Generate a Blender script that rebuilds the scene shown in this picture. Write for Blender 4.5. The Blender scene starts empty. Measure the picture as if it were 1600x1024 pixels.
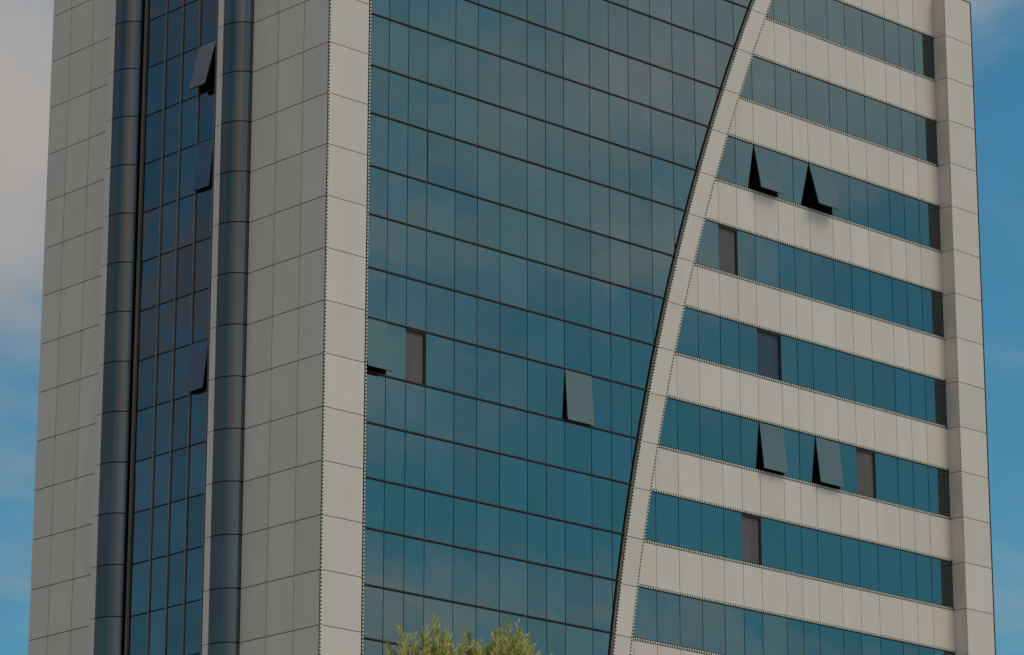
import bpy, math, random
from mathutils import Vector, Matrix
random.seed(7)
sc = bpy.context.scene
COL = sc.collection

# ------------------------------------------------------------------ camera
GZ = 43.17                       # height of the reference panel joint above the ground
YAW, PIT, ROL, FPX = math.radians(43.346), math.radians(16.519), math.radians(0.03), 5536.8
cd = bpy.data.cameras.new('camera'); cam = bpy.data.objects.new('camera', cd); COL.objects.link(cam)
F = Vector((math.sin(YAW)*math.cos(PIT), math.cos(YAW)*math.cos(PIT), math.sin(PIT)))
R = Vector((math.cos(YAW), -math.sin(YAW), 0)); U = R.cross(F)
R, U = R*math.cos(ROL)+U*math.sin(ROL), U*math.cos(ROL)-R*math.sin(ROL)
CAM = Vector((-69.50, -82.28, GZ-41.57))
m = Matrix((R, U, -F)).transposed().to_4x4(); m.translation = CAM
cam.matrix_world = m
cd.sensor_fit = 'HORIZONTAL'; cd.sensor_width = 36; cd.lens = 36*FPX/1600
cd.clip_start = 0.5; cd.clip_end = 6000
sc.camera = cam

# ------------------------------------------------------------------ sky, sun, exposure
SUN_DIR = Vector((0.36, -0.62, 0.95)).normalized()          # towards the sun
SUN_EL = math.asin(SUN_DIR.z); SUN_AZ = math.atan2(SUN_DIR.x, SUN_DIR.y)
SKY_STR = 0.09
CLOUD_OFF = (9.5325, -33.73, 0.0)
world = bpy.data.worlds.new('World'); sc.world = world; world.use_nodes = True
nt = world.node_tree; nt.nodes.clear()
def N(t, **kw):
    n = nt.nodes.new(t)
    for k, v in kw.items():
        if k in n.inputs: n.inputs[k].default_value = v
        else: setattr(n, k, v)
    return n
L = lambda a, b: nt.links.new(a, b)
out = N('ShaderNodeOutputWorld'); bg = N('ShaderNodeBackground'); bg.inputs['Strength'].default_value = SKY_STR
sky = N('ShaderNodeTexSky'); sky.sky_type = 'NISHITA'; sky.sun_disc = False
sky.sun_elevation = SUN_EL; sky.sun_rotation = SUN_AZ; sky.altitude = 300; sky.air_density = 1.0; sky.dust_density = 2.2; sky.ozone_density = 2.0
tc = N('ShaderNodeTexCoord'); sep = N('ShaderNodeSeparateXYZ'); L(tc.outputs['Generated'], sep.inputs[0])
den = N('ShaderNodeMath', operation='ADD'); den.inputs[1].default_value = 0.10
mx = N('ShaderNodeMath', operation='MAXIMUM'); mx.inputs[1].default_value = 0.0
L(sep.outputs['Z'], mx.inputs[0]); L(mx.outputs[0], den.inputs[0])
dx = N('ShaderNodeMath', operation='DIVIDE'); dy = N('ShaderNodeMath', operation='DIVIDE')
L(sep.outputs['X'], dx.inputs[0]); L(den.outputs[0], dx.inputs[1])
L(sep.outputs['Y'], dy.inputs[0]); L(den.outputs[0], dy.inputs[1])
cmb = N('ShaderNodeCombineXYZ'); L(dx.outputs[0], cmb.inputs[0]); L(dy.outputs[0], cmb.inputs[1])
mp = N('ShaderNodeMapping'); mp.inputs['Location'].default_value = CLOUD_OFF; mp.inputs['Rotation'].default_value = (0, 0, 4.3964); mp.inputs['Scale'].default_value = (0.6511, 0.7296, 1); L(cmb.outputs[0], mp.inputs[0])
nz = N('ShaderNodeTexNoise'); nz.inputs['Scale'].default_value = 1.0; nz.inputs['Detail'].default_value = 7; nz.inputs['Roughness'].default_value = 0.6
nz.inputs['Distortion'].default_value = 0.3
L(mp.outputs[0], nz.inputs['Vector'])
rmp = N('ShaderNodeMapRange'); rmp.interpolation_type = 'SMOOTHSTEP'
rmp.inputs['From Min'].default_value = 0.42; rmp.inputs['From Max'].default_value = 0.645
# finer, wind-drawn wisps on top of the large cloud banks
mp2 = N('ShaderNodeMapping'); mp2.inputs['Rotation'].default_value = (0, 0, 0.75); mp2.inputs['Scale'].default_value = (2.2, 5.0, 1); L(cmb.outputs[0], mp2.inputs[0])
nz2 = N('ShaderNodeTexNoise'); nz2.inputs['Scale'].default_value = 1.0; nz2.inputs['Detail'].default_value = 8; nz2.inputs['Roughness'].default_value = 0.55; nz2.inputs['Distortion'].default_value = 0.8
L(mp2.outputs[0], nz2.inputs['Vector'])
sm = N('ShaderNodeMath', operation='MULTIPLY_ADD'); sm.inputs[1].default_value = 0.18; L(nz2.outputs[0], sm.inputs[0])
off = N('ShaderNodeMath', operation='SUBTRACT'); off.inputs[1].default_value = 0.09; L(nz.outputs[0], off.inputs[0]); L(off.outputs[0], sm.inputs[2])
L(sm.outputs[0], rmp.inputs['Value'])
tint = N('ShaderNodeMix', data_type='RGBA', blend_type='MULTIPLY'); tint.inputs[0].default_value = 1
tint.inputs[7].default_value = (0.40, 1.0, 1.04, 1); L(sky.outputs[0], tint.inputs[6])
mixc = N('ShaderNodeMix', data_type='RGBA')
cm = N('ShaderNodeMath', operation='MULTIPLY'); cm.inputs[1].default_value = 0.9; L(rmp.outputs[0], cm.inputs[0])
L(cm.outputs[0], mixc.inputs[0]); L(tint.outputs[2], mixc.inputs[6]); 
# clouds grow brighter towards the sun, as thin cloud does
dot = N('ShaderNodeVectorMath', operation='DOT_PRODUCT'); dot.inputs[1].default_value = SUN_DIR; L(tc.outputs['Generated'], dot.inputs[0])
glow = N('ShaderNodeMapRange'); glow.inputs['From Min'].default_value = -0.4; glow.inputs['From Max'].default_value = 1.0
glow.inputs['To Min'].default_value = 0.6; glow.inputs['To Max'].default_value = 3.8; L(dot.outputs['Value'], glow.inputs['Value'])
ccol = N('ShaderNodeVectorMath', operation='SCALE'); ccol.inputs[0].default_value = (3.0, 2.75, 2.55); L(glow.outputs[0], ccol.inputs['Scale'])
L(ccol.outputs[0], mixc.inputs[7])
L(mixc.outputs[2], bg.inputs['Color']); L(bg.outputs[0], out.inputs[0])

sd = bpy.data.lights.new('sun', 'SUN'); sd.energy = 0.82; sd.angle = math.radians(24); sd.color = (1.0, 0.86, 0.58)
so = bpy.data.objects.new('sun', sd); COL.objects.link(so)
so.rotation_euler = SUN_DIR.to_track_quat('Z', 'Y').to_euler(); so.location = (0, -60, 120)
sc.view_settings.view_transform = 'Standard'; sc.view_settings.look = 'None'
sc.view_settings.exposure = 0; sc.view_settings.gamma = 1; sc.view_settings.use_curve_mapping = False

# ------------------------------------------------------------------ materials
def mat(name, col, rough=0.5, metal=0.0, var=0.0, noise=0.0, nscale=1.0, stretch=(1, 1, 1), bump=0.0, bscale=1.0, spec=0.5, bstretch=(1, 1, 1)):
    M = bpy.data.materials.new(name); M.use_nodes = True
    t = M.node_tree; b = t.nodes['Principled BSDF']
    b.inputs['Base Color'].default_value = (*col, 1); b.inputs['Roughness'].default_value = rough
    b.inputs['Metallic'].default_value = metal; b.inputs['Specular IOR Level'].default_value = spec
    geo = t.nodes.new('ShaderNodeNewGeometry')
    fac = None
    if var:
        oi = t.nodes.new('ShaderNodeObjectInfo'); r = t.nodes.new('ShaderNodeMapRange')
        r.inputs['To Min'].default_value = 1-var; r.inputs['To Max'].default_value = 1+var
        t.links.new(oi.outputs['Random'], r.inputs['Value']); fac = r.outputs[0]
    if noise:
        mpn = t.nodes.new('ShaderNodeMapping'); mpn.inputs['Scale'].default_value = stretch
        n = t.nodes.new('ShaderNodeTexNoise'); n.inputs['Scale'].default_value = nscale; n.inputs['Detail'].default_value = 5
        t.links.new(geo.outputs['Position'], mpn.inputs[0]); t.links.new(mpn.outputs[0], n.inputs['Vector'])
        r = t.nodes.new('ShaderNodeMapRange'); r.inputs['From Min'].default_value = 0.3; r.inputs['From Max'].default_value = 0.7
        r.inputs['To Min'].default_value = 1-noise; r.inputs['To Max'].default_value = 1+noise
        t.links.new(n.outputs[0], r.inputs['Value'])
        if fac:
            mm = t.nodes.new('ShaderNodeMath'); mm.operation = 'MULTIPLY'
            t.links.new(fac, mm.inputs[0]); t.links.new(r.outputs[0], mm.inputs[1]); fac = mm.outputs[0]
        else: fac = r.outputs[0]
    if fac:
        vm = t.nodes.new('ShaderNodeVectorMath'); vm.operation = 'SCALE'; vm.inputs[0].default_value = col
        t.links.new(fac, vm.inputs['Scale']); t.links.new(vm.outputs[0], b.inputs['Base Color'])
    if bump:
        mpn = t.nodes.new('ShaderNodeMapping'); mpn.inputs['Scale'].default_value = bstretch
        n = t.nodes.new('ShaderNodeTexNoise'); n.inputs['Scale'].default_value = bscale; n.inputs['Detail'].default_value = 1.5
        t.links.new(geo.outputs['Position'], mpn.inputs[0]); t.links.new(mpn.outputs[0], n.inputs['Vector'])
        bp = t.nodes.new('ShaderNodeBump'); bp.inputs['Strength'].default_value = 1; bp.inputs['Distance'].default_value = bump
        t.links.new(n.outputs[0], bp.inputs['Height']); t.links.new(bp.outputs[0], b.inputs['Normal'])
    return M
M_PANEL = mat('cladding', (0.77, 0.613, 0.535), 0.5, spec=0.3, var=0.045, noise=0.035, nscale=1.6, stretch=(1, 1, 0.16), bump=0.004, bscale=0.8)
M_BACK = mat('dark_joint', (0.035, 0.024, 0.017), 0.7)
M_BROWN = mat('brown_metal', (0.17, 0.125, 0.10), 0.45, noise=0.15, nscale=0.6, stretch=(1, 1, 0.4))
M_REVEAL = mat('beige_brown_return', (0.70, 0.55, 0.47), 0.5, noise=0.1, nscale=0.6)
M_BLACK = mat('black_gasket', (0.010, 0.008, 0.007), 0.6, spec=0.2)
M_GLASS = mat('reflective_glass', (0.135, 0.174, 0.174), 0.02, metal=1.0, var=0.07, bump=0.0055, bscale=0.55)
M_GLASS2 = mat('dark_reflective_glass', (0.25, 0.185, 0.178), 0.03, metal=1.0, var=0.14, bump=0.03, bscale=0.55)
M_SASH = mat('sash_glass', (0.15, 0.178, 0.205), 0.03, metal=1.0, bump=0.01, bscale=0.55)
M_SASHF = mat('front_sash_glass', (0.112, 0.158, 0.162), 0.03, metal=1.0, bump=0.01, bscale=0.55)
M_SASHP = mat('purple_reflection_sash_glass', (0.42, 0.20, 0.19), 0.03, metal=1.0, bump=0.01, bscale=0.55)  # purple sky reflection is put into the glass colour
M_GLASSC = mat('curved_dark_glass', (0.165, 0.150, 0.142), 0.20, metal=1.0, var=0.10, bump=0.012, bscale=1.3, bstretch=(1, 1, 0.12))
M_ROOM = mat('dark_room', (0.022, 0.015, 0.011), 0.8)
M_ROOMB = mat('brown_room_back', (0.20, 0.135, 0.10), 0.8, noise=0.3, nscale=1.5)
M_BLUE = mat('blue_blind', (0.022, 0.036, 0.072), 0.5, noise=0.2, nscale=3, stretch=(1, 1, 0.1))
M_BLIND = mat('mauve_blind', (0.12, 0.094, 0.096), 0.8, noise=0.22, nscale=3, stretch=(1, 1, 0.1))
M_RAIL = mat('rail_brown', (0.075, 0.047, 0.033), 0.6, spec=0.25)
M_CLIP = mat('white_clip', (0.82, 0.74, 0.63), 0.5)
M_CLIPB = mat('dull_clip', (0.13, 0.08, 0.06), 0.6)
M_RAILD = mat('rail_dark', (0.018, 0.012, 0.01), 0.7, spec=0.2)
M_ALU = mat('aluminium', (0.24, 0.21, 0.195), 0.4, noise=0.1, nscale=1, stretch=(1, 1, 0.3))
M_ROOF = mat('roof_felt', (0.16, 0.155, 0.15), 0.9, noise=0.2)

# ------------------------------------------------------------------ mesh helpers
class MB:
    def __init__(s): s.v = []; s.f = []; s.m = []
    def face(s, pts, mi=0):
        i = len(s.v); s.v += [tuple(p) for p in pts]; s.f.append(tuple(range(i, i+len(pts)))); s.m.append(mi)
    def hexa(s, p, mi=0, skip=()):          # p: 8 points, bottom 4 counter-clockwise from above then top 4
        i = len(s.v); s.v += [tuple(q) for q in p]
        fs = [(0, 3, 2, 1), (4, 5, 6, 7), (0, 1, 5, 4), (1, 2, 6, 5), (2, 3, 7, 6), (3, 0, 4, 7)]
        for k, f in enumerate(fs):
            if k in skip: continue
            s.f.append(tuple(i+a for a in f)); s.m.append(mi)
    def box(s, x0, x1, y0, y1, z0, z1, mi=0, skip=()):
        s.hexa([(x0, y0, z0), (x1, y0, z0), (x1, y1, z0), (x0, y1, z0), (x0, y0, z1), (x1, y0, z1), (x1, y1, z1), (x0, y1, z1)], mi, skip)
    def prism_y(s, poly, y0, y1, mi=0):     # poly of (x,z), counter-clockwise seen from -y
        n = len(poly); i = len(s.v)
        s.v += [(x, y0, z) for x, z in poly]+[(x, y1, z) for x, z in poly]
        s.f.append(tuple(range(i, i+n))); s.m.append(mi)
        s.f.append(tuple(range(i+2*n-1, i+n-1, -1))); s.m.append(mi)
        for k in range(n):
            a, b = i+k, i+(k+1) % n
            s.f.append((b, a, a+n, b+n)); s.m.append(mi)
    def mesh(s, name, mats):
        me = bpy.data.meshes.new(name); me.from_pydata(s.v, [], s.f)
        for mt in (mats if isinstance(mats, (list, tuple)) else [mats]): me.materials.append(mt)
        if max(s.m, default=0): me.polygons.foreach_set('material_index', s.m)
        me.update(); return me
    def build(s, name, mats, parent=None, kind=None, label=None):
        return link(name, s.mesh(name, mats), parent, kind, label)
def link(name, me, parent=None, kind=None, label=None):
    o = bpy.data.objects.new(name, me); COL.objects.link(o); o.parent = parent
    if kind: o['kind'] = kind
    if label: o['label'] = label
    return o
UB = {}
def ubox(name, mt, parent, x0, x1, y0, y1, z0, z1, rot=None, label=None):
    key = (name, mt.name)
    if key not in UB:
        b = MB(); b.box(-.5, .5, -.5, .5, -.5, .5); UB[key] = b.mesh(name, mt)
    o = link(name, UB[key], parent, None, label)
    o.location = ((x0+x1)/2, (y0+y1)/2, (z0+z1)/2); o.scale = (x1-x0, y1-y0, z1-z0)
    if rot: o.rotation_euler = rot
    return o
def tag(o, label, cat, group=None):
    o['label'] = label; o['category'] = cat
    if group: o['group'] = group
H = 1.75
Z = lambda c: GZ+c*H

# ------------------------------------------------------------------ ground
g = MB(); NG = 8
g.face([(-3000, -3000, 0), (3000, -3000, 0), (3000, 3000, 0), (-3000, 3000, 0)])
g.build('ground', mat('dry_ground', (0.46, 0.385, 0.31), 0.95, noise=0.25, nscale=0.15), kind='structure')
g = MB(); g.box(-14, 46, -14, 28, 0.0, 0.14, skip=(0,))
g.build('pavement', mat('paving', (0.50, 0.44, 0.37), 0.85, noise=0.12, nscale=0.7), kind='structure')

# ------------------------------------------------------------------ the tower
T = bpy.data.objects.new('office_tower', None); COL.objects.link(T)
tag(T, 'beige panelled office tower with blue mirror glass and a curved band sweeping up its front', 'building')
ROOF = GZ+10.36; KLOW = -14; ZB = Z(KLOW); G = 0.012           # half width of a panel joint
SB, SL, S1, S2 = 1.79, 15.34, 31.33, 33.0
DC, DS, BF = 0.358, 0.56, 0.235                                            # how far the glass wall and the striped wall stand back
def arcL(c): z = c*H; return 101.78-math.sqrt(89.63**2-(z+30.992)**2)
def arcR(c): z = c*H; return 106.18-math.sqrt(93.32**2-(z+32.096)**2)

# body behind the facade, roof, lower storeys
b = MB(); b.box(1.1, S2-.4, 1.2, SL-.05, ZB+.01, ROOF-.25, 0); b.build('inner_core', M_BLACK, T)
b = MB(); b.box(0.05, S2-.05, .62, SL-.05, ROOF-.24, ROOF-.10); b.build('roof', M_ROOF, T)
b = MB(); b.box(S2-.39, S2-.03, .0+.035, SL-.04, ZB+.01, ROOF-.3); b.box(0.035, S2-.4, SL-.04, SL, ZB+.01, ROOF-.3); b.build('rear_wall', M_PANEL, T)
b = MB(); b.box(0.0, S2, 0.0, SL, 0.1, ZB); b.build('lower_storeys', M_PANEL, T)

PITCH = 0.12
def string_box(b, P0, axis, length, out_ax, out_sgn, w_ax, w, base, dull=False):
    """rail of width w along axis from P0, clips on top; appended to b (mat 0 rail, mat 1 clip)"""
    def bx(a0, a1, w0, w1, o0, o1, mi):
        lo = [0, 0, 0]; hi = [0, 0, 0]
        for ax, l, h in ((axis, a0, a1), (w_ax, w0, w1), (out_ax, min(out_sgn*o0, out_sgn*o1), max(out_sgn*o0, out_sgn*o1))):
            lo[ax] = P0[ax]+l; hi[ax] = P0[ax]+h
        b.box(lo[0], hi[0], lo[1], hi[1], lo[2], hi[2], mi)
    bx(0, length, -w/2, w/2, 0, base, 0)
    n = int(length/PITCH)
    for i in range(n):
        a = (i+.25)*PITCH
        bx(a, a+.060, -w*.40, w*.40, base+.001, base+.012, 1)
def light_string(parent, P0, axis, length, out_ax, out_sgn, w_ax, w=0.055, base=0.025, clip=None):
    b = MB(); string_box(b, P0, axis, length, out_ax, out_sgn, w_ax, w, base)
    return b.build('light_string', [M_RAILD if clip else M_RAIL, clip or M_CLIP], parent, kind='stuff')

# --- corner pier (front), joints at every course
zs = [ROOF]+[Z(c) for c in range(5, KLOW-1, -1)]
b = MB(); b.box(0.034, SB, 0.034, 1.19, ZB+.01, ROOF-.26); pier = b.build('corner_pier', M_BACK, T)
for z1, z0 in zip(zs, zs[1:]):
    ubox('pier_panel', M_PANEL, pier, 0.0+.06, SB-.10, 0.0, .030, z0+G, z1-G)
light_string(pier, (0.028, 0.03, ZB), 2, ROOF-ZB, 1, -1, 0, .06)
light_string(pier, (SB-.03, 0.03, ZB), 2, ROOF-ZB, 1, -1, 0, .06)

# --- left wall: three panel columns, ribbed stair glazing between two quarter-round glass columns, three panel columns
GY0, GY1 = 5.05, 9.74
b = MB(); b.box(0.034, 1.09, 1.2, 3.90, ZB+.01, ROOF-.26); b.box(0.034, 1.09, 11.08, SL-.045, ZB+.01, ROOF-.26)
side = b.build('side_wall', M_BACK, T)
for ys in ([0.03, 1.28, 2.61, 3.92], [11.07, 11.62, 12.91, 14.23, SL]):
    for y0, y1 in zip(ys, ys[1:]):
        for z1, z0 in zip(zs, zs[1:]):
            ubox('wall_panel', M_PANEL, side, 0.0, .030, y0+.015, y1-.015, z0+.015, z1-.015)

# stair glazing
sgy = [5.05, 5.86, 6.80, 7.74, 8.67, 9.66]
szs = [ROOF]+[Z(c-.015) for c in range(5, KLOW-1, -1)]
opens_left = {(1, 1): 14.5, (1, -1): 5.0, (1, -5): 6.5}              # (column, course of its top) -> tilt
stair = None
b = MB()
for i, (y0, y1) in enumerate(zip(sgy, sgy[1:])):
    for z1, z0, c in zip(szs, szs[1:], [6]+list(range(5, KLOW, -1))):
        if (i, c) in opens_left: continue
        b.box(.05, .07, y0, y1, z0, z1)
stair = b.build('stair_glazing', M_BLACK, T)
def tilt(): return random.uniform(-1, 1)*math.radians(.20)
def sash_left(parent, y0, y1, z0, z1, ang, mt, x=.02):
    a = math.radians(ang); h = z1-z0-.04
    b = MB()
    def pt(y, t, d): return (x-math.sin(a)*t-math.cos(a)*d, y, z1-.02-math.cos(a)*t+math.sin(a)*d)
    for d0, d1, mi, e in ((0, .025, 0, 0.0), (-.045, -.001, 1, .012)):
        b.hexa([pt(y1-.012-e, h-e, d0), pt(y1-.012-e, h-e, d1), pt(y0+.012+e, h-e, d1), pt(y0+.012+e, h-e, d0),
                pt(y1-.012-e, e, d0), pt(y1-.012-e, e, d1), pt(y0+.012+e, e, d1), pt(y0+.012+e, e, d0)], mi)
    b.build('open_sash', [mt, M_BLACK], parent, label='top hung '+('purple reflection coloured' if mt is M_SASHP else 'grey blue')+' glass sash tilted outward')
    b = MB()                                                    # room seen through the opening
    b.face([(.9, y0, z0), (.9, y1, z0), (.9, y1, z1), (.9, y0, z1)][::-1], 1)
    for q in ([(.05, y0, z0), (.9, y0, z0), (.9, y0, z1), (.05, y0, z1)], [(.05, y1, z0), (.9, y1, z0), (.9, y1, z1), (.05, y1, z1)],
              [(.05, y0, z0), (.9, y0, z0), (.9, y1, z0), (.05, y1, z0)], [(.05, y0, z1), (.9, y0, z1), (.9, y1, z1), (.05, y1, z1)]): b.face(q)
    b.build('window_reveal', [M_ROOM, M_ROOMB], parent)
for i, (y0, y1) in enumerate(zip(sgy, sgy[1:])):
    for z1, z0, c in zip(szs, szs[1:], [6]+list(range(5, KLOW, -1))):
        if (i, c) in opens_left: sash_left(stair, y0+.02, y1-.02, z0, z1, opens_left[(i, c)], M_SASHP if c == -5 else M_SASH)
        else: ubox('glass_pane', M_GLASS2, stair, .02, .045, y0+.012, y1-.012, z0+.022, z1-.022, (0, tilt(), tilt()))
for y in sgy[1:5]:
    ubox('mullion', M_ALU, stair, -.030, .046, y-.017, y+.017, ZB, ROOF)
for z in szs[1:]:
    ubox('transom', M_BLACK, stair, .005, .047, GY0, sgy[-1], z-.02, z+.02)
ubox('jamb_post', M_BROWN, stair, -.05, .05, 9.74, 9.85, ZB, ROOF, label='reddish brown jamb post')
ubox('jamb_gap', M_BLACK, stair, .03, .06, 9.67, 9.98, ZB, ROOF)

# quarter-round glass columns with a pale fascia strip
def column(ya, label):
    """bulges towards -x from (0, ya) to (-.58, ya+.8); flat fascia to ya+1.16"""
    prof = [(-.585*math.sin(t), ya+.82*(1-math.cos(t))) for t in [math.pi/2*k/14 for k in range(15)]]
    y2 = ya+.84; y3 = ya+1.15
    b = MB()                                                     # backing just inside the glass
    ins = [(x+.035*math.sin(math.pi/2*k/14)+.01, y+.035*math.cos(math.pi/2*k/14)) for k, (x, y) in enumerate(prof)]+[(-.555, y3-.01), (0.06, y3-.01), (.06, ya+.05)]
    n = len(ins)
    for k in range(n):
        (xa, yA), (xb, yB) = ins[k], ins[(k+1) % n]
        b.face([(xb, yB, ZB), (xa, yA, ZB), (xa, yA, ROOF-.02), (xb, yB, ROOF-.02)])
    b.face([(x, y, ROOF-.02) for x, y in ins][::-1])
    o = b.build('glass_column', M_BLACK, T, label=label)
    for z1, z0 in zip(zs, zs[1:]):
        b = MB(); za, zb = z0+.018, z1-.018
        for k in range(14):
            (xa, yA), (xb, yB) = prof[k], prof[k+1]
            b.face([(xb, yB, za), (xa, yA, za), (xa, yA, zb), (xb, yB, zb)])
        for zz in (za, zb):
            for k in range(14):
                (xa, yA), (xb, yB) = prof[k], prof[k+1]; (xc, yC), (xd, yD) = ins[k], ins[k+1]
                b.face([(xa, yA, zz), (xb, yB, zz), (xd, yD, zz), (xc, yC, zz)])
        w = b.build('curved_pane', M_GLASSC, o)
        for p in w.data.polygons: p.use_smooth = p.index < 14
        ubox('fascia_strip', M_PANEL, o, -.590, -.560, y2+.02, y3, z0+G, z1-G)
        ubox('fascia_return', M_PANEL, o, -.559, -.0, y3-.009, y3+.012, z0+G, z1-G)
column(3.92, 'right hand quarter round glass column')
column(9.96, 'left hand quarter round glass column')

# --- glass curtain wall
cx = [SB, 2.91, 3.77, 4.63, 5.89, 6.91, 7.94, 9.21, 10.08, 10.94, 12.21, 13.16, 14.14, 15.26, 16.38, 17.53, 18.68, 19.64, 20.7, 21.8, 23.1]
tc_ = [5.92, 4.92, 3.90, 2.918, 1.873, 0.938, -.10, -1.049, -2.092, -3.042, -4.08, -5.045, -6.087, -7.043, -8.078, -9.018, -10.068, -11.046, -12.08, -13.05, KLOW]
open_c = {(0, 11): 12.5, (9, 11): 4.0}
blind_c = {(2, 11)}
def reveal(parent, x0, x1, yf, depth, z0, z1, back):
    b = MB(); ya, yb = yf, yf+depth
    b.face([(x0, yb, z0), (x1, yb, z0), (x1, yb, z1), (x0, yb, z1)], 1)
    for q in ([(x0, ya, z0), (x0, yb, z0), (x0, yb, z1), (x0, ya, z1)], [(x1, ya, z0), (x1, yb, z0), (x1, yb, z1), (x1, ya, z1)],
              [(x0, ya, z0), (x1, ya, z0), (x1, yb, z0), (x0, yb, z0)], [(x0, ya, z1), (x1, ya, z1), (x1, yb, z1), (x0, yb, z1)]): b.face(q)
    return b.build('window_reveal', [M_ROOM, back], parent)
def sash_front(parent, x0, x1, y, z0, z1, ang):
    a = math.radians(ang); h = z1-z0-.03
    def pt(x, t, d): return (x, y-math.sin(a)*t-math.cos(a)*d, z1-.015-math.cos(a)*t+math.sin(a)*d)
    b = MB()
    for d0, d1, mi, e in ((0, .025, 0, 0.0), (-.045, -.001, 1, .012)):
        b.hexa([pt(x0+e, h-e, d1), pt(x1-e, h-e, d1), pt(x1-e, h-e, d0), pt(x0+e, h-e, d0), pt(x0+e, e, d1), pt(x1-e, e, d1), pt(x1-e, e, d0), pt(x0+e, e, d0)], mi)
    for xs in (x0+.05, x1-.09):                                  # stay arms from sash foot to the jamb
        p, q = Vector(pt(xs, h*.80, -.05)), Vector((xs, y+.05, z1-h*.62))
        r = Vector((.03, 0, 0)); up = Vector((0, 0, .02))
        b.hexa([p-up, p-up+r, q-up+r, q-up, p+up, p+up+r, q+up+r, q+up], 1)
    return b.build('open_sash', [M_SASHF, M_BLACK], parent, label='top hung mirror glass sash tilted outward')
def blind(parent, x0, x1, y, z0, z1, mt=None):
    reveal(parent, x0, x1, y+.03, .16, z0, z1, M_BLACK)
    ubox('window_blind', mt or M_BLIND, parent, x0+.012, x1-.012, y+.07, y+.09, z0+.02, z1-.05, label=('dusky blue' if mt else 'brownish mauve')+' blind in a recessed window')
    b = MB()
    b.prism_y([(x1-.032, z0+.01), (x1-.015, z0+.01), (x1-.015, z1-.012), (x0+.01, z1-.012), (x0+.01, z1-.045), (x1-.032, z1-.045)], y-.004, y+.10)
    b.build('window_frame', M_RAIL, parent)

b = MB(); cells = []
for r in range(len(tc_)-1):
    c1, c0 = tc_[r], tc_[r+1]
    for i in range(len(cx)-1):
        x0, x1 = cx[i], cx[i+1]
        lo = arcL(c0)
        if x0 > arcL(c1)-.03: continue
        cells.append((r, i))
        if (i, r) in open_c or (i, r) in blind_c: continue
        b.box(x0, min(x1, arcL(c1)+.2), DC+.032, DC+.05, Z(c0), Z(c1))
curtain = b.build('curtain_wall', M_BLACK, T)
for r, i in cells:
    c1, c0 = tc_[r], tc_[r+1]; x0, x1 = cx[i]+.014, cx[i+1]-.014; z0, z1 = Z(c0)+.02, Z(c1)-.02
    if (i, r) in open_c:
        reveal(curtain, x0, x1, DC+.032, .75, z0, z1, M_ROOMB); sash_front(curtain, x0, x1, DC, z0, z1, open_c[(i, r)])
    elif (i, r) in blind_c: blind(curtain, x0, x1, DC, z0, z1)
    elif x1 < min(arcL(c0), arcL(c1))-.02:
        y = DC
        ubox('glass_pane', M_GLASS, curtain, x0, x1, y, y+.025, z0, z1, (tilt(), 0, tilt()))
    else:
        pts = []
        ed = lambda c: arcL(c)-.03
        cs = [c0+.012+(c1-c0-.024)*k/4 for k in range(5)]
        right = [(min(x1, ed(c)), Z(c)) for c in cs]
        if max(x for x, _ in right)-x0 < .03: continue
        right = [(max(x, x0), z) for x, z in right]
        if right[0][0]-x0 < .01:
            right = [p for p in right if p[0]-x0 > .01]; poly = [(x0, right[0][1])]+right+[(x0, z1)]
        else: poly = [(x0, z0)]+right+[(x0, z1)]
        b = MB(); b.prism_y(poly, DC, DC+.025); b.build('glass_pane', M_GLASS, curtain)
for c in tc_[1:-1]:
    xe = arcL(c)-.005
    ubox('transom', M_BLACK, curtain, SB+.005, xe, DC-.010, DC+.031, Z(c)-.034, Z(c)+.012)
    light_string(curtain, (SB+.005, DC+.001, Z(c)+.033), 0, xe-SB-.01, 1, -1, 2, .040, .008, M_CLIPB)
# the one slack joint between two panes
ubox('mullion', M_BLACK, curtain, 4.615, 4.67, DC-.004, DC+.03, Z(tc_[8])+.03, Z(tc_[7])-.05)

# --- curved band
W = [(4.933, 3.939), (2.944, 1.933), (.96, -.055), (-1.033, -2.036), (-3.033, -4.037), (-5.028, -6.052), (-7.03, -8.036), (-9.004, -10.025), (-11.02, -12.03), (-13.02, KLOW)]
cc = [5.92]
for a_, b_ in W: cc += [a_-.076, b_-.076]
cc = sorted(set(max(c, KLOW) for c in cc), reverse=True)
b = MB(); n = 48
for k in range(n):
    c0 = KLOW+(5.90-KLOW)*k/n; c1 = KLOW+(5.90-KLOW)*(k+1)/n
    b.prism_y([(arcL(c0)+.004, Z(c0)), (arcR(c0)-.004, Z(c0)), (arcR(c1)-.004, Z(c1)), (arcL(c1)+.004, Z(c1))], BF+.033, DS+.3); b.m[k*6] = 1
band = b.build('curved_band', [M_REVEAL, M_BACK], T)
for c1, c0 in zip(cc, cc[1:]):
    cs = [c0+G/H+(c1-c0-2*G/H)*k/4 for k in range(5)]
    poly = [(arcR(c)-.07, Z(c)) for c in cs]+[(arcL(c)+.05, Z(c)) for c in reversed(cs)]
    b = MB(); b.prism_y(poly, BF, BF+.031); b.build('band_panel', M_PANEL, band)
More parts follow.
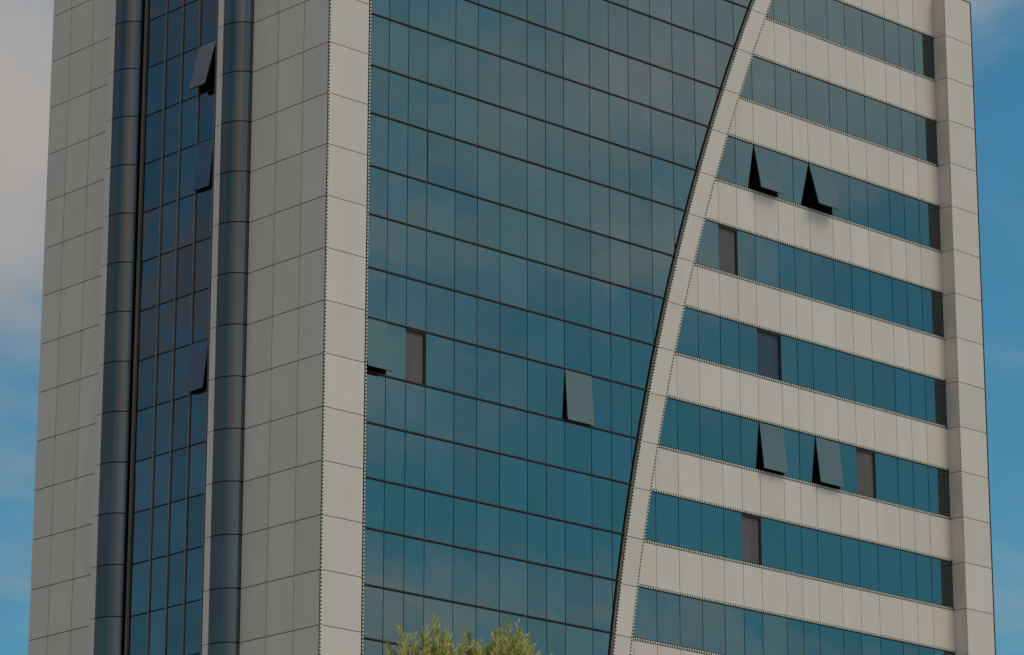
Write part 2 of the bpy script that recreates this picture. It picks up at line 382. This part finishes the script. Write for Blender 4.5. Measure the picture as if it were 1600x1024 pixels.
for fn, off in ((arcL, .012), (arcR, -.032)):
    b = MB(); c = KLOW; dz = PITCH/H
    k = 0
    while c < 5.88:
        c2 = c+dz; x0, x1 = fn(c)+off, fn(c2)+off
        b.prism_y([(x0-.03, Z(c)), (x0+.03, Z(c)), (x1+.03, Z(c2)), (x1-.03, Z(c2))], BF+.002, BF+.0325, 0)
        ca, cb = c+dz*.22, c+dz*.74; xa, xb = fn(ca)+off, fn(cb)+off
        b.prism_y([(xa-.026, Z(ca)), (xa+.026, Z(ca)), (xb+.026, Z(cb)), (xb-.026, Z(cb))], BF-.011, BF+.001, 1)
        c = c2
    b.build('light_string', [M_RAIL, M_CLIP], band, kind='stuff')

# --- striped wall: ribbon windows and spandrels
sx = [11.0, 12.1, 13.23, 14.36, 15.50, 16.63, 17.76, 18.89, 19.86, 20.82, 22.08, 22.95, 23.81, 25.08, 26.07, 27.10, 28.37, 29.23, 30.10, S1]
# open sashes and blinds per window band: index of left joint
def idx(x): return min(range(len(sx)), key=lambda i: abs(sx[i]-x))
open_w = {2: {20.82: 11, 23.81: 15.5}, 5: {20.82: 6.5, 23.81: 6.8}}
blind_w = {3: [18.89], 4: [20.82], 5: [26.07], 6: [19.86]}
def clip_left(x0, x1, c0, c1, y, d, name, mt, parent, gx, gz):
    """panel or pane whose left end is cut along the curved band"""
    cs = [c1-gz/H-(c1-c0-2*gz/H)*k/4 for k in range(5)]
    left = [(max(x0+gx, min(arcR(c)+.0, x1)), Z(c)) for c in cs]
    if max(x1-gx-x for x, _ in left) < .03: return None
    left = [(min(x, x1-gx-.002), z) for x, z in left]
    poly = left+[(x1-gx, Z(c0)+gz), (x1-gx, Z(c1)-gz)]
    b = MB(); b.prism_y(poly, y, y+d); return b.build(name, mt, parent)
for k, (c1, c0) in enumerate(W):
    # ribbon window
    b = MB(); todo = []
    for i in range(len(sx)-1):
        x0, x1 = sx[i], sx[i+1]
        if x1 < arcR(c0)+.03: continue
        kind = 'pane'
        if x0 in open_w.get(k, {}): kind = 'open'
        elif x0 in blind_w.get(k, []): kind = 'blind'
        todo.append((x0, x1, kind))
        if kind == 'pane': b.box(max(x0, arcR(c0)-.3), x1, DS+.042, DS+.06, Z(c0), Z(c1))
    b.box(max(12, arcR(c0)-.2), S1, DS+.05, DS+.075, Z(c0)-.02, Z(c0)+.012)
    rib = b.build('ribbon_window', M_BLACK, T)
    for x0, x1, kind in todo:
        z0, z1 = Z(c0)+.015, Z(c1)-.035
        if kind == 'open':
            reveal(rib, x0+.011, x1-.011, DS+.042, .6, z0, z1, M_ROOMB); sash_front(rib, x0+.011, x1-.011, DS+.012, z0, z1, open_w[k][x0])
        elif kind == 'blind': blind(rib, x0+.011, x1-.011, DS+.012, z0, z1, M_BLUE if k == 4 else None)
        elif x0 > arcR(c1)+.02:
            ubox('glass_pane', M_GLASS, rib, x0+.014, x1-.014, DS+.012, DS+.036, z0, z1, (tilt(), 0, tilt()))
        else: clip_left(x0, x1, c0, c1, DS+.012, .024, 'glass_pane', M_GLASS, rib, .011, .02)
    b = MB(); b.box(max(12, arcR(c0)-.2), S1, DS+.005, DS+.041, Z(c1)-.033, Z(c1)-.003); b.build('head_shade_strip', M_BLACK, rib)  # black strip stands in for the shade of the head recess
sp = [(5.92, W[0][0])]+[(W[k][1], W[k+1][0]) for k in range(len(W)-1)]
for k, (c1, c0) in enumerate(sp):
    xl = max(12.0, arcR(c0)-.3)
    b = MB(); b.box(xl, S1, DS+.034, DS+.5, Z(c0)+.005, Z(c1)-.005); s = b.build('spandrel_band', M_BACK, T)
    for i in range(len(sx)-1):
        x0, x1 = sx[i], sx[i+1]
        if x1 < arcR(c0)+.03: continue
        if x0 > arcR(c1)+.02: ubox('spandrel_panel', M_PANEL, s, x0+.011, x1-.011, DS, DS+.03, Z(c0)+.090, Z(c1)-.108)
        else: clip_left(x0, x1, c0, c1, DS, .03, 'spandrel_panel', M_PANEL, s, .009, .10)
    for c, dz in ((c0, .046), (c1, -.046)):
        xs = arcR(c)-.05
        light_string(s, (xs, DS+.025, Z(c)+dz), 0, S1-.01-xs, 1, -1, 2, .084, .02)
    ubox('sill_flashing', M_BROWN, s, xl, S1-.002, DS-.012, DS+.034, Z(c1)-.106, Z(c1)-.090)

# --- end pier with its return face
b = MB(); b.box(S1+.034, S2-.034, .034, .62, ZB+.01, ROOF-.04); ep = b.build('end_pier', M_BACK, T)
ez = [ROOF]+[Z(c-.09) for c in range(5, KLOW+1, -1)]+[ZB]
for z1, z0 in zip(ez, ez[1:]):
    ubox('pier_panel', M_PANEL, ep, S1+.07, S2-.07, 0, .030, z0+G, z1-G)
    ubox('return_panel', M_PANEL, ep, S1, S1+.030, .012, DS+.02, z0+G, z1-G)
light_string(ep, (S1+.038, .03, ZB), 2, ROOF-ZB-.01, 1, -1, 0, .055)
light_string(ep, (S2-.034, .02, ZB), 2, ROOF-ZB-.01, 0, 1, 1, .055, .03)
light_string(ep, (S1+.02, .02, ROOF+.005), 0, S2-S1-.03, 2, 1, 1, .06, .03)
# parapet coping along the rest of the roof edge
b = MB(); b.box(0.02, S1-.02, DS+.02, DS+.4, ROOF-.06, ROOF+.03); b.box(.02, .4, DS+.42, SL-.02, ROOF-.06, ROOF+.03); b.build('coping', M_ALU, T)

# ------------------------------------------------------------------ the tree in front
M_LEAF = bpy.data.materials.new('willow_leaf'); M_LEAF.use_nodes = True
t = M_LEAF.node_tree; t.nodes.clear()
o_ = t.nodes.new('ShaderNodeOutputMaterial'); df = t.nodes.new('ShaderNodeBsdfPrincipled'); tr = t.nodes.new('ShaderNodeBsdfTranslucent'); ms = t.nodes.new('ShaderNodeMixShader')
at = t.nodes.new('ShaderNodeAttribute'); at.attribute_name = 'tone'
cr = t.nodes.new('ShaderNodeValToRGB'); e = cr.color_ramp.elements
e[0].color = (0.22, 0.20, 0.035, 1); e[1].color = (0.92, 0.80, 0.36, 1); e.new(.5).color = (0.68, 0.60, 0.15, 1)
df.inputs['Roughness'].default_value = .5
t.links.new(at.outputs['Fac'], cr.inputs[0]); t.links.new(cr.outputs[0], df.inputs['Base Color']); t.links.new(cr.outputs[0], tr.inputs['Color'])
ms.inputs[0].default_value = .45; t.links.new(df.outputs[0], ms.inputs[1]); t.links.new(tr.outputs[0], ms.inputs[2]); t.links.new(ms.outputs[0], o_.inputs[0])
M_BARK = mat('bark', (0.13, 0.10, 0.07), 0.9, noise=0.3, nscale=8)

TREE = Vector((-49.25, -60.15, 0))
tree = bpy.data.objects.new('tree', None); COL.objects.link(tree); tree.location = TREE
tree.rotation_euler = (0, 0, -YAW)                   # local x runs across the view, local y away from it
tag(tree, 'yellow-green narrow-leaved treetop in front of the lower glass wall', 'tree')
def tube(b, pts, rad, n=7):
    rings = []
    for i, p in enumerate(pts):
        d = (pts[min(i+1, len(pts)-1)]-pts[max(i-1, 0)]).normalized()
        a = d.orthogonal().normalized(); c = d.cross(a); k0 = len(b.v)
        for j in range(n):
            w = 2*math.pi*j/n; b.v.append(tuple(p+(a*math.cos(w)+c*math.sin(w))*rad[i]))
        rings.append(k0)
    for r0, r1 in zip(rings, rings[1:]):
        for j in range(n):
            b.f.append((r0+j, r0+(j+1) % n, r1+(j+1) % n, r1+j)); b.m.append(0)
rt = random.Random(11)
b = MB()
tube(b, [Vector((0, 0, 0)), Vector((.02, .02, .4)), Vector((.0, .05, 1.4)), Vector((.06, .0, 2.6))], [.24, .17, .14, .12], 10)
limbs = []
ends = [(-.12, .1, 6.9), (.42, -.05, 6.9), (-.75, .3, 6.3), (1.0, .2, 6.2), (.2, .9, 6.4), (-.3, -.9, 6.3), (-1.2, -.4, 5.4), (1.35, -.6, 5.3), (.5, 1.3, 5.5), (-.6, 1.2, 5.6)]
for x, y, z in ends:
    p0 = Vector((.05, 0, rt.uniform(2.1, 2.6))); p3 = Vector((x, y, z)); 
    p1 = p0+Vector((x*.45, y*.45, (z-p0.z)*.28)); p2 = p0+Vector((x*.85, y*.85, (z-p0.z)*.65))
    tube(b, [p0, p1, p2, p3], [.085, .06, .035, .012]); limbs.append((p0, p1, p2, p3))
b.build('trunk', M_BARK, tree)

tips = []
S = 30.0*1.0203/5536.8                                # metres per photo pixel at the tree
prof = [(603, 1003), (609, 1012), (626, 977), (630, 985), (646, 990), (650, 1000), (664, 992), (668, 982), (676, 984), (682, 974), (688, 979), (694, 984), (700, 992), (706, 1000), (716, 999), (724, 995),
        (731, 1001), (738, 990), (744, 994), (748, 1016), (762, 1006), (768, 1008), (775, 978), (780, 986), (786, 983), (792, 977), (798, 984), (803, 979), (810, 984), (816, 990), (822, 984), (829, 996), (834, 1012), (843, 1018)]
for u, v in prof:
    X = (u-715)*S; ztop = 7.781-(v-985)*.00559
    for k in range(3):
        tips.append((X+rt.gauss(0, .018), rt.gauss(0, .22), ztop-.015-(0 if k == 0 else rt.uniform(.02, .14)), rt.uniform(.30, .5), k))
for a_, n_, sx_, zt in ((-.16, 75, .17, 7.67), (.43, 75, .12, 7.70)):
    for k in range(n_):
        X = a_+rt.gauss(0, sx_); tips.append((X, rt.gauss(0, .3), zt-abs(rt.gauss(0, .11))-abs(X-a_)*.35, rt.uniform(.3, .5), 3))
for k in range(560):
    a_ = rt.uniform(0, 2*math.pi); rr = math.sqrt(rt.random()); z = rt.uniform(3.6, 7.25)
    w = 1.75*math.sin(math.pi*min(1, max(0, (7.75-z)/4.6))**.75)
    tips.append((rr*w*math.cos(a_), rr*w*math.sin(a_), z, rt.uniform(.4, .7), 4))
lb = MB(); tone = []; tw = MB()
for X, Y, ztip, ln, kind in tips:
    lean = Vector((X*.3+rt.gauss(0, .24), Y*.3+rt.gauss(0, .24), 1)).normalized() if kind < 4 else Vector((X*.5+rt.gauss(0, .2), Y*.5+rt.gauss(0, .2), 1)).normalized()
    tip = Vector((X, Y, ztip)); root = tip-lean*ln; base_t = rt.uniform(.1, .75)
    if kind == 4: nl = 26
    else: nl = 27
    side_ = lean.orthogonal().normalized(); s2 = lean.cross(side_)
    k0 = len(tw.v)
    for p, rd in ((root, .006), (tip, .0015)):
        for j in range(3):
            w = 2.094*j; tw.v.append(tuple(p+(side_*math.cos(w)+s2*math.sin(w))*rd))
    for j in range(3): tw.f.append((k0+j, k0+(j+1) % 3, k0+3+(j+1) % 3, k0+3+j)); tw.m.append(0)
    for i in range(nl):
        f = i/nl; p = root+(tip-root)*(f**.8)
        an = i*2.4+rt.uniform(-.5, .5); out_ = side_*math.cos(an)+s2*math.sin(an)
        sp_ = rt.uniform(.4, 1.5)*(1-.5*f)
        d = (lean+out_*sp_).normalized(); l = rt.uniform(.045, .082)*(1 if f < .85 else .8)
        wv = d.cross(Vector((rt.gauss(0, 1), rt.gauss(0, 1), rt.gauss(0, 1)))).normalized()*l*.135
        nrm = d.cross(wv).normalized()*l*.05
        q0, q1, q2, q3 = p, p+d*l*.45+wv+nrm, p+d*l-out_*l*rt.uniform(-.1, .15), p+d*l*.45-wv+nrm
        j = len(lb.v); lb.v += [tuple(q0), tuple(q1), tuple(q2), tuple(q3)]; lb.f += [(j, j+1, j+2), (j, j+2, j+3)]; lb.m += [0, 0]
        tn = min(1, max(0, base_t+rt.gauss(0, .18)+(.12 if f > .8 else 0))); tone += [tn, tn]
crown = lb.build('crown', M_LEAF, tree, kind='stuff')
at_ = crown.data.attributes.new('tone', 'FLOAT', 'FACE'); at_.data.foreach_set('value', tone)
tw.build('twigs', M_BARK, tree, kind='stuff')
